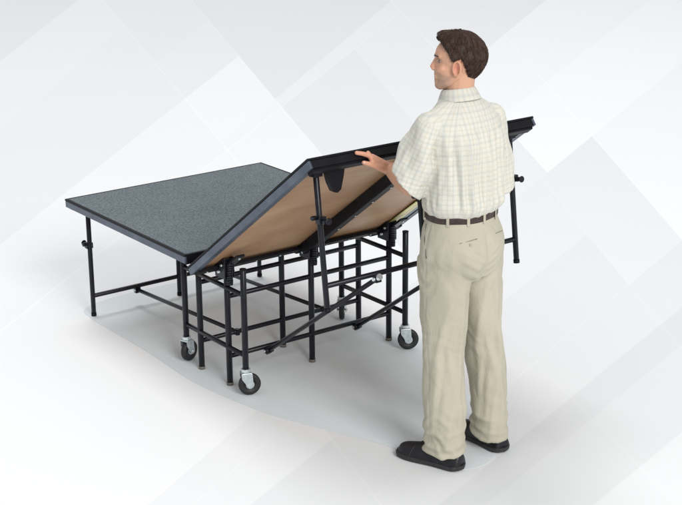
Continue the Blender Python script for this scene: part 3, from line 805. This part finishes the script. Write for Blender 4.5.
# plaid coordinates
uv = sh.uv_layers.new(name='UVMap'); nl = len(sh.loops); li = np.empty(nl, dtype=np.int32); sh.loops.foreach_get('vertex_index', li)
arc = np.interp(np.abs(th), [0,PI/2,PI], [0,.245,.47])*np.sign(th)
uu = np.where(np.abs(th) < .9, loc[:,0], np.sign(th)*(.14+(np.abs(arc)-np.interp(.9,[0,PI/2],[0,.245]))*1.0))
vv = z + .04*np.clip(1.44-z, -1, 0)
U = np.stack([uu, vv], 1)
slU = []
for k, (s, per, d, L_) in enumerate(sleeves):
    e1 = np.array([0,1.,0])-np.array([0,1.,0])@d*d; e1 /= np.linalg.norm(e1); e2 = np.cross(d, e1)
    an = np.arctan2(per@e2, per@e1); slU.append(np.stack([an*.075, s], 1))
Uv = U[li]
pl_v = np.empty(len(sh.polygons), dtype=np.int32); lt = np.empty(len(sh.polygons), dtype=np.int32)
sh.polygons.foreach_get('loop_start', pl_v); sh.polygons.foreach_get('loop_total', lt)
face_of = np.repeat(np.arange(len(lt)), lt)
for k in (0,1):
    cnt = np.bincount(face_of, weights=is_sl[k][li].astype(float), minlength=len(lt))/lt
    m_ = (cnt > .5)[face_of]; Uv[m_] = slU[k][li][m_]
uv.data.foreach_set('uv', Uv.astype(np.float32).reshape(-1))
# open hems: drop the flat caps of the sleeves, the waist and the neck
bm = NB(); bm.from_mesh(sh); bm.faces.ensure_lookup_table()
kill = []
cn = np.array([f.calc_center_median()[:] for f in bm.faces]); nn_ = np.array([f.normal[:] for f in bm.faces])
for hm_, de_, d0_ in ((HEML, DEL, (HEML-SHL).normalized()), (HEMR, DER, (HEMR-SHR).normalized())):
    d = np.array(d0_.lerp(de_, .75).normalized()); rel = cn-np.array(hm_); fs = rel@d
    fr = np.linalg.norm(rel-fs[:,None]*d, axis=1)
    kill.append((np.abs(fs) < .015) & (nn_@d > .72) & (fr < .095))
kill.append((cn[:,2] > 1.524) & (nn_[:,2] > .85)); km = kill[0] | kill[1] | kill[2]
bmesh.ops.delete(bm, geom=[f for f, k_ in zip(bm.faces, km) if k_], context='FACES')
bm.to_mesh(sh); bm.free()
shirt = ppart('shirt', sh, M['plaid'], smooth=True)
md = shirt.modifiers.new('solid', 'SOLIDIFY'); md.thickness = .0022; md.offset = -1

# collar: a folded band with two points at the front left
bm = NB(); seg = 72; rows = []
nc = B(0,.020,0)
cols_ = [(.068,1.490,0),(.061,1.515,0),(.0575,1.545,0),(.0585,1.556,0),(.064,1.556,.1),(.073,1.536,.6),(.084,1.508,1)]
for r_, zz, sp in cols_:
    row = []
    for k in range(seg):
        t = 2*PI*k/seg                      # 0 = front
        front = math.exp(-(min(t, 2*PI-t)/.55)**2)
        rr = r_ + .010*front + .020*front*sp + .002*noise.noise(V((k*.15, r_*60, 0)))
        c_ = B(0,.018+.014*(zz-1.51)/.06,0)
        zq = zz - .020*front - .034*front*sp + .008*math.cos(t-PI)*0
        zq += .022*(1-math.cos(t))*.5 - .005
        row.append(bm.verts.new(V((c_.x, c_.y, zq)) + Fw*math.cos(t)*rr*1.0 + Rb*math.sin(t)*rr*1.03))
    rows.append(row)
uvl = bm.loops.layers.uv.new('UVMap')
for j in range(len(rows)-1):
    for k in range(seg):
        t = 2*PI*(k+.5)/seg
        if min(t, 2*PI-t) < .16: continue
        f = bm.faces.new((rows[j][k], rows[j][(k+1)%seg], rows[j+1][(k+1)%seg], rows[j+1][k]))
        for lp, (a_, b_) in zip(f.loops, ((k,j),(k+1,j),(k+1,j+1),(k,j+1))): lp[uvl].uv = (a_*.0062+.01, b_*.014+.005)
cl = ppart('collar', bm, M['plaid'], shirt, smooth=True)
md = cl.modifiers.new('solid', 'SOLIDIFY'); md.thickness = .0025; md = cl.modifiers.new('sub', 'SUBSURF'); md.levels = 1; md.render_levels = 1

# ---- trousers
bm = NB()
PR = [(.80,.150,.118,.0),(.84,.176,.138,-.004),(.89,.186,.150,-.008),(.94,.184,.150,-.010),(.99,.174,.138,-.006),(1.03,.160,.124,-.002),(1.068,.155,.119,0)]
ringloft(bm, [(B(0,f,z), Rb, Fw, a, b) for z, a, b, f in PR], seg=64, ex=2.2)
LEGL = [(.445,-2.512,.88,.096,.125),(.438,-2.516,.76,.094,.112),(.432,-2.520,.64,.089,.100),(.426,-2.528,.52,.084,.090),(.418,-2.545,.38,.082,.086),(.408,-2.562,.24,.080,.085),(.402,-2.574,.12,.077,.086),(.400,-2.576,.060,.075,.086)]
LEGR = [(.615,-2.506,.88,.098,.125),(.624,-2.508,.76,.096,.112),(.637,-2.512,.64,.089,.098),(.648,-2.518,.52,.083,.089),(.656,-2.535,.38,.078,.084),(.656,-2.552,.24,.073,.080),(.654,-2.566,.12,.070,.080),(.654,-2.570,.060,.070,.082)]
for LG in (LEGL, LEGR): ringloft(bm, [(V((x,y,z)), Rb, Fw, a, b) for x,y,z,a,b in LG], seg=48, ex=2.1)
tr = remesh(bm, .0060, 6, .6)
co = get_co(tr); no = get_no(tr); z = co[:,2]
loc = np.stack([(co-c0)@np.array(Rb), (co-c0)@np.array(Fw), z], 1)
left = loc[:,0] < 0
def legc(LG): 
    zs = [q[2] for q in LG][::-1]; return np.interp(z, zs, [q[0] for q in LG][::-1]), np.interp(z, zs, [q[1] for q in LG][::-1])
lx, ly = legc(LEGL); rx_, ry_ = legc(LEGR)
cxx = np.where(left, lx, rx_); cyy = np.where(left, ly, ry_)
an = np.arctan2(co[:,1]-cyy, co[:,0]-cxx)
nz1 = np.array([noise.noise(V((c[0]*7, c[1]*7, c[2]*4.5))) for c in co]); nz2 = np.array([noise.noise(V((c[0]*18+5, c[1]*18, c[2]*9+n1))) for c, n1 in zip(co, nz1)])
nz3 = np.array([noise.noise(V((c[0]*10, c[1]*10, c[2]*30+4*n1))) for c, n1 in zip(co, nz1)])
disp = .011*nz1*np.clip((1.04-z)/.1,0,1)+.0055*nz2*np.clip((1.04-z)/.06,0,1)
disp += .010*nz3*np.exp(-((z-.12)/.11)**2) + .004*nz3*np.exp(-((z-.50)/.12)**2)+.008*nz3*np.exp(-((z-.80)/.09)**2)
# long soft folds hanging from the seat and running down the outer leg
for a0_, z0_, sl_, am_ in ((-2.3,.60,.9,.006),(-1.9,.42,-.7,.004),(-1.2,.58,.8,.006),(-2.7,.35,.6,.005),(-1.0,.28,-.6,.004),(-2.0,.20,.8,.005)):
    da_ = np.angle(np.exp(1j*(an-a0_-(z-z0_)*sl_*3)))
    disp += am_*np.exp(-(da_/.16)**2)*np.exp(-((z-z0_)/.15)**2) - am_*.8*np.exp(-((da_-.30)/.16)**2)*np.exp(-((z-z0_)/.15)**2)
# stacked folds above the shoes
for zc_, am in ((.075,.009),(.115,.007),(.17,.005)):
    disp += am*np.exp(-((z-zc_-.018*np.sin(an*1.0+left*1.3))/.011)**2)*(.4+.6*np.abs(np.sin(an*.5+.4)))
# creases down the front and back of each leg, side seam, seat seam
cb_ang = -PI/2+.1
crease = lambda a0, w: np.exp(-((np.angle(np.exp(1j*(an-a0))))/w)**2)
disp += .009*crease(cb_ang, .13)*np.clip((.80-z)/.1,0,1)*np.clip((z-.15)/.1,0,1)
disp += .006*crease(PI/2+.1, .18)*np.clip((.85-z)/.1,0,1)
disp -= .003*crease(PI-.02, .03)*left*np.clip((1.04-z)/.02,0,1)
disp -= .010*np.exp(-(loc[:,0]/.014)**2)*(loc[:,1] < 0)*np.clip((1.02-z)/.08,0,1)*np.clip((z-.78)/.05,0,1)
# pull lines from the crotch
for k in range(4):
    dz_ = (z-.80-.035*k) - .55*np.abs(loc[:,0]); disp += .0045*np.exp(-(dz_/.011)**2)*np.exp(-((np.abs(loc[:,0])-.06)/.06)**2)*(loc[:,1] < .02)
set_co(tr, co+no*disp[:,None])
bm = NB(); bm.from_mesh(tr)
kl = [f for f in bm.faces if f.calc_center_median().z < .066 and f.normal.z < -.75]
bmesh.ops.delete(bm, geom=kl, context='FACES'); bm.to_mesh(tr); bm.free()
trou = ppart('trousers', tr, M['khaki'], smooth=True)
md = trou.modifiers.new('solid', 'SOLIDIFY'); md.thickness = .003; md.offset = -1

# surface lookup for pocket details
from mathutils.bvhtree import BVHTree
dg = bpy.context.evaluated_depsgraph_get()
tb = BVHTree.FromPolygons([v.co[:] for v in tr.vertices], [tuple(p.vertices) for p in tr.polygons])
def on_surf(r, f, z_, lift=.001):
    src = B(r*4, f*4, z_); c_ = B(0,0,z_)
    hit = tb.ray_cast(src, (c_-src).normalized())
    return hit[0]+hit[1]*lift
def seam(name, pts, r_, mat, parent):
    bm = NB(); chain(bm, [on_surf(*p, lift=.0002) for p in pts], [r_]*len(pts), seg=6, nr=2); ppart(name, bm, mat, parent, smooth=True)
M['khaki_dark'] = noise_mat('khaki_seam', (.22,.205,.15), (.28,.26,.2), 60, rough=.9)
for s in (-1,1):
    seam('back_pocket', [(s*.050,-.13,.985), (s*.085,-.13,.982), (s*.125,-.115,.976)], .0019, M['khaki_dark'], trou)
    seam('side_pocket', [(s*.150,.045,1.025), (s*.17,.03,.97), (s*.185,.006,.90)], .0022, M['thread'], trou)
p_ = on_surf(-.085,-.13,.966); bm = NB(); ell(bm, p_, (.006,.006,.006)); ppart('button', bm, M['button'], trou, smooth=True)
# belt and loops
def belt_ring(zc_, hgt, grow):
    bm = NB(); seg = 96
    rows = []
    for dz_, g_ in ((-hgt/2,grow-.001),(-hgt/2+.004,grow),(hgt/2-.004,grow),(hgt/2,grow-.001)):
        row = []
        for k in range(seg):
            t = 2*PI*k/seg; ct, st = math.cos(t), math.sin(t); s_ = (abs(ct)**2.2+abs(st)**2.2)**(-1/2.2)
            w_ = .0015*math.sin(t*5+1)
            row.append(bm.verts.new(B((.1545+g_)*ct*s_, (.1195+g_)*st*s_, zc_+dz_+w_)))
        rows.append(row)
    for a, b in zip(rows, rows[1:]):
        for k in range(seg): bm.faces.new((a[k], a[(k+1)%seg], b[(k+1)%seg], b[k]))
    return bm
belt = ppart('belt', belt_ring(1.060, .032, .0065), M['belt'], smooth=True)
md = belt.modifiers.new('solid', 'SOLIDIFY'); md.thickness = .004; md.offset = -1
for t in (-150,-118,-90,-62,-28,35,145):
    tt = math.radians(t); ct, st = math.cos(tt), math.sin(tt); s_ = (abs(ct)**2.2+abs(st)**2.2)**(-1/2.2)
    p = B((.1545+.0085)*ct*s_, (.1195+.0085)*st*s_, 1.058); nrm = (p-B(0,0,1.058)).normalized(); sd = nrm.cross(UP)
    bm = NB(); box(bm, p, (.012,.004,.046), (sd, nrm, UP)); ppart('belt_loop', bm, M['khaki'], trou, bevel=.0015)
bm = NB(); box(bm, B(0,.130,1.060), (.044,.006,.038), (Rb, Fw, UP)); ppart('belt_buckle', bm, M['zinc'], belt, bevel=.002)

# ---- shoes
def shoe(heel, toe):
    heel, toe = V(heel), V(toe); d = (toe-heel); L_ = d.length; d.normalize(); s = V((d.y,-d.x,0))
    prof = [(0,.034,.066),(.04,.042,.084),(.15,.047,.098),(.28,.047,.112),(.40,.047,.108),(.52,.051,.092),(.66,.057,.076),(.80,.057,.067),(.92,.046,.058),(1.0,.022,.042)]
    bm = NB(); rows = []; seg = 28
    for f, w, h_ in prof:
        c_ = heel + d*(f*(L_-.012)+.006) + V((0,0,.020)); row = []
        for k in range(seg):
            t = 2*PI*k/seg; x_ = math.cos(t)*w*(1-.25*max(0,math.sin(t))); z_ = math.sin(t); z_ = z_*(h_-.020) if z_ > 0 else z_*.006
            row.append(bm.verts.new(c_ + s*x_ + V((0,0,z_))))
        rows.append(row)
    for a, b in zip(rows, rows[1:]):
        for k in range(seg): bm.faces.new((a[k], a[(k+1)%seg], b[(k+1)%seg], b[k]))
    bm.faces.new(rows[0][::-1]); bm.faces.new(rows[-1])
    o = ppart('shoe', bm, M['shoe'], smooth=True); md = o.modifiers.new('sub', 'SUBSURF'); md.levels = 2; md.render_levels = 2
    # sole
    bm = NB(); rows = []
    out = []
    for f in [i_/40 for i_ in range(41)]:
        w = float(np.interp(f, [q_[0] for q_ in prof], [q_[1] for q_ in prof]))+.003
        if f < .12: w *= math.sqrt(max(0, 1-((.12-f)/.121)**2))
        if f > .86: w = (float(np.interp(.86, [q_[0] for q_ in prof], [q_[1] for q_ in prof]))+.003)*math.sqrt(max(0, 1-((f-.86)/.1405)**2))
        out.append((f, max(w, .004)))
    ring = [(f, w) for f, w in out] + [(f, -w) for f, w in out[::-1]]
    def P_(f, w, zz, g=0): return heel + d*(f*L_ + (g if f > .5 else -g)) + s*(w*(1+g*8)) + V((0,0,zz))
    a = [bm.verts.new(P_(f, w, .0045)) for f, w in ring]; b = [bm.verts.new(P_(f, w, .024, .003)) for f, w in ring]
    bm.faces.new(a[::-1]); bm.faces.new(b); n_ = len(ring)
    for k in range(n_): bm.faces.new((a[k], a[(k+1)%n_], b[(k+1)%n_], b[k]))
    ppart('sole', bm, M['sole'], o, bevel=.004)
    # laces and a seam over the instep, pull tab at the heel
    bm = NB()
    for k, f in enumerate((.42,.49,.56,.63)):
        hh = float(np.interp(f, [q_[0] for q_ in prof], [q_[2] for q_ in prof]))
        c_ = heel + d*f*L_ + V((0,0,hh+.0005))
        chain(bm, [c_-s*.020-V((0,0,.006)), c_, c_+s*.020-V((0,0,.006))], [.0024]*3, seg=6, nr=2)
    ppart('laces', bm, M['sole'], o, smooth=True)
    for f0 in (.74, .30):
        bm = NB(); hh = float(np.interp(f0, [q_[0] for q_ in prof], [q_[2] for q_ in prof])); ww = float(np.interp(f0, [q_[0] for q_ in prof], [q_[1] for q_ in prof]))
        ps = []
        for k in range(13):
            t = PI*k/12; x_ = math.cos(t)*ww*(1-.25*math.sin(t)); ps.append(heel + d*(f0*(L_-.012)+.006 + (.018 if f0 < .5 else -.012)*math.sin(t)) + V((0,0,.020)) + s*x_*1.01 + V((0,0,math.sin(t)*(hh-.020)*1.005)))
        chain(bm, ps, [.0022]*13, seg=6, nr=2)
        ppart('seam', bm, M['sole'], o, smooth=True)
shoe((.424,-2.672,0), (.322,-2.370,0)); shoe((.672,-2.652,0), (.680,-2.345,0))

# ------------------------------------------------------------------ camera and light
cam = bpy.data.cameras.new('Camera'); co_ = bpy.data.objects.new('Camera', cam); COL.objects.link(co_); SC.camera = co_
fw = V((0.56462113, 0.76613899, -0.30697562)); rt = V((0.80339435, -0.59538993, -0.00826782)); up = V((0.18910449, 0.24195429, 0.95168147))
m = Matrix((rt, up, -fw)).transposed().to_4x4(); m.translation = V((-3.374994, -6.98671124, 2.79747601)); co_.matrix_world = m
cam.sensor_fit = 'HORIZONTAL'; cam.sensor_width = 36; cam.lens = 36*1527.3939/682; cam.clip_end = 500; cam.clip_start = .1

w = bpy.data.worlds.new('World'); SC.world = w; w.use_nodes = True
bg = w.node_tree.nodes['Background']; bg.inputs['Color'].default_value = (.95,.975,1,1); bg.inputs['Strength'].default_value = .62
def area(name, loc, tgt, size, power, col=(1,1,1)):
    l = bpy.data.lights.new(name, 'AREA'); l.shape = 'SQUARE'; l.size = size; l.energy = power; l.color = col
    o = bpy.data.objects.new(name, l); COL.objects.link(o); o.location = loc
    o.rotation_euler = (V(tgt)-V(loc)).to_track_quat('-Z', 'Y').to_euler(); return o
area('softbox_key', (-2.5,-17.5,9.5), (.7,-.5,.5), 7, 2450, (1,.988,.968))
area('softbox_top', (2.0,8.5,23.0), (1.5,4.0,0), 9, 2100, (.985,.99,1))
SC.view_settings.view_transform = 'Standard'; SC.view_settings.look = 'None'; SC.view_settings.exposure = 0; SC.view_settings.gamma = 1
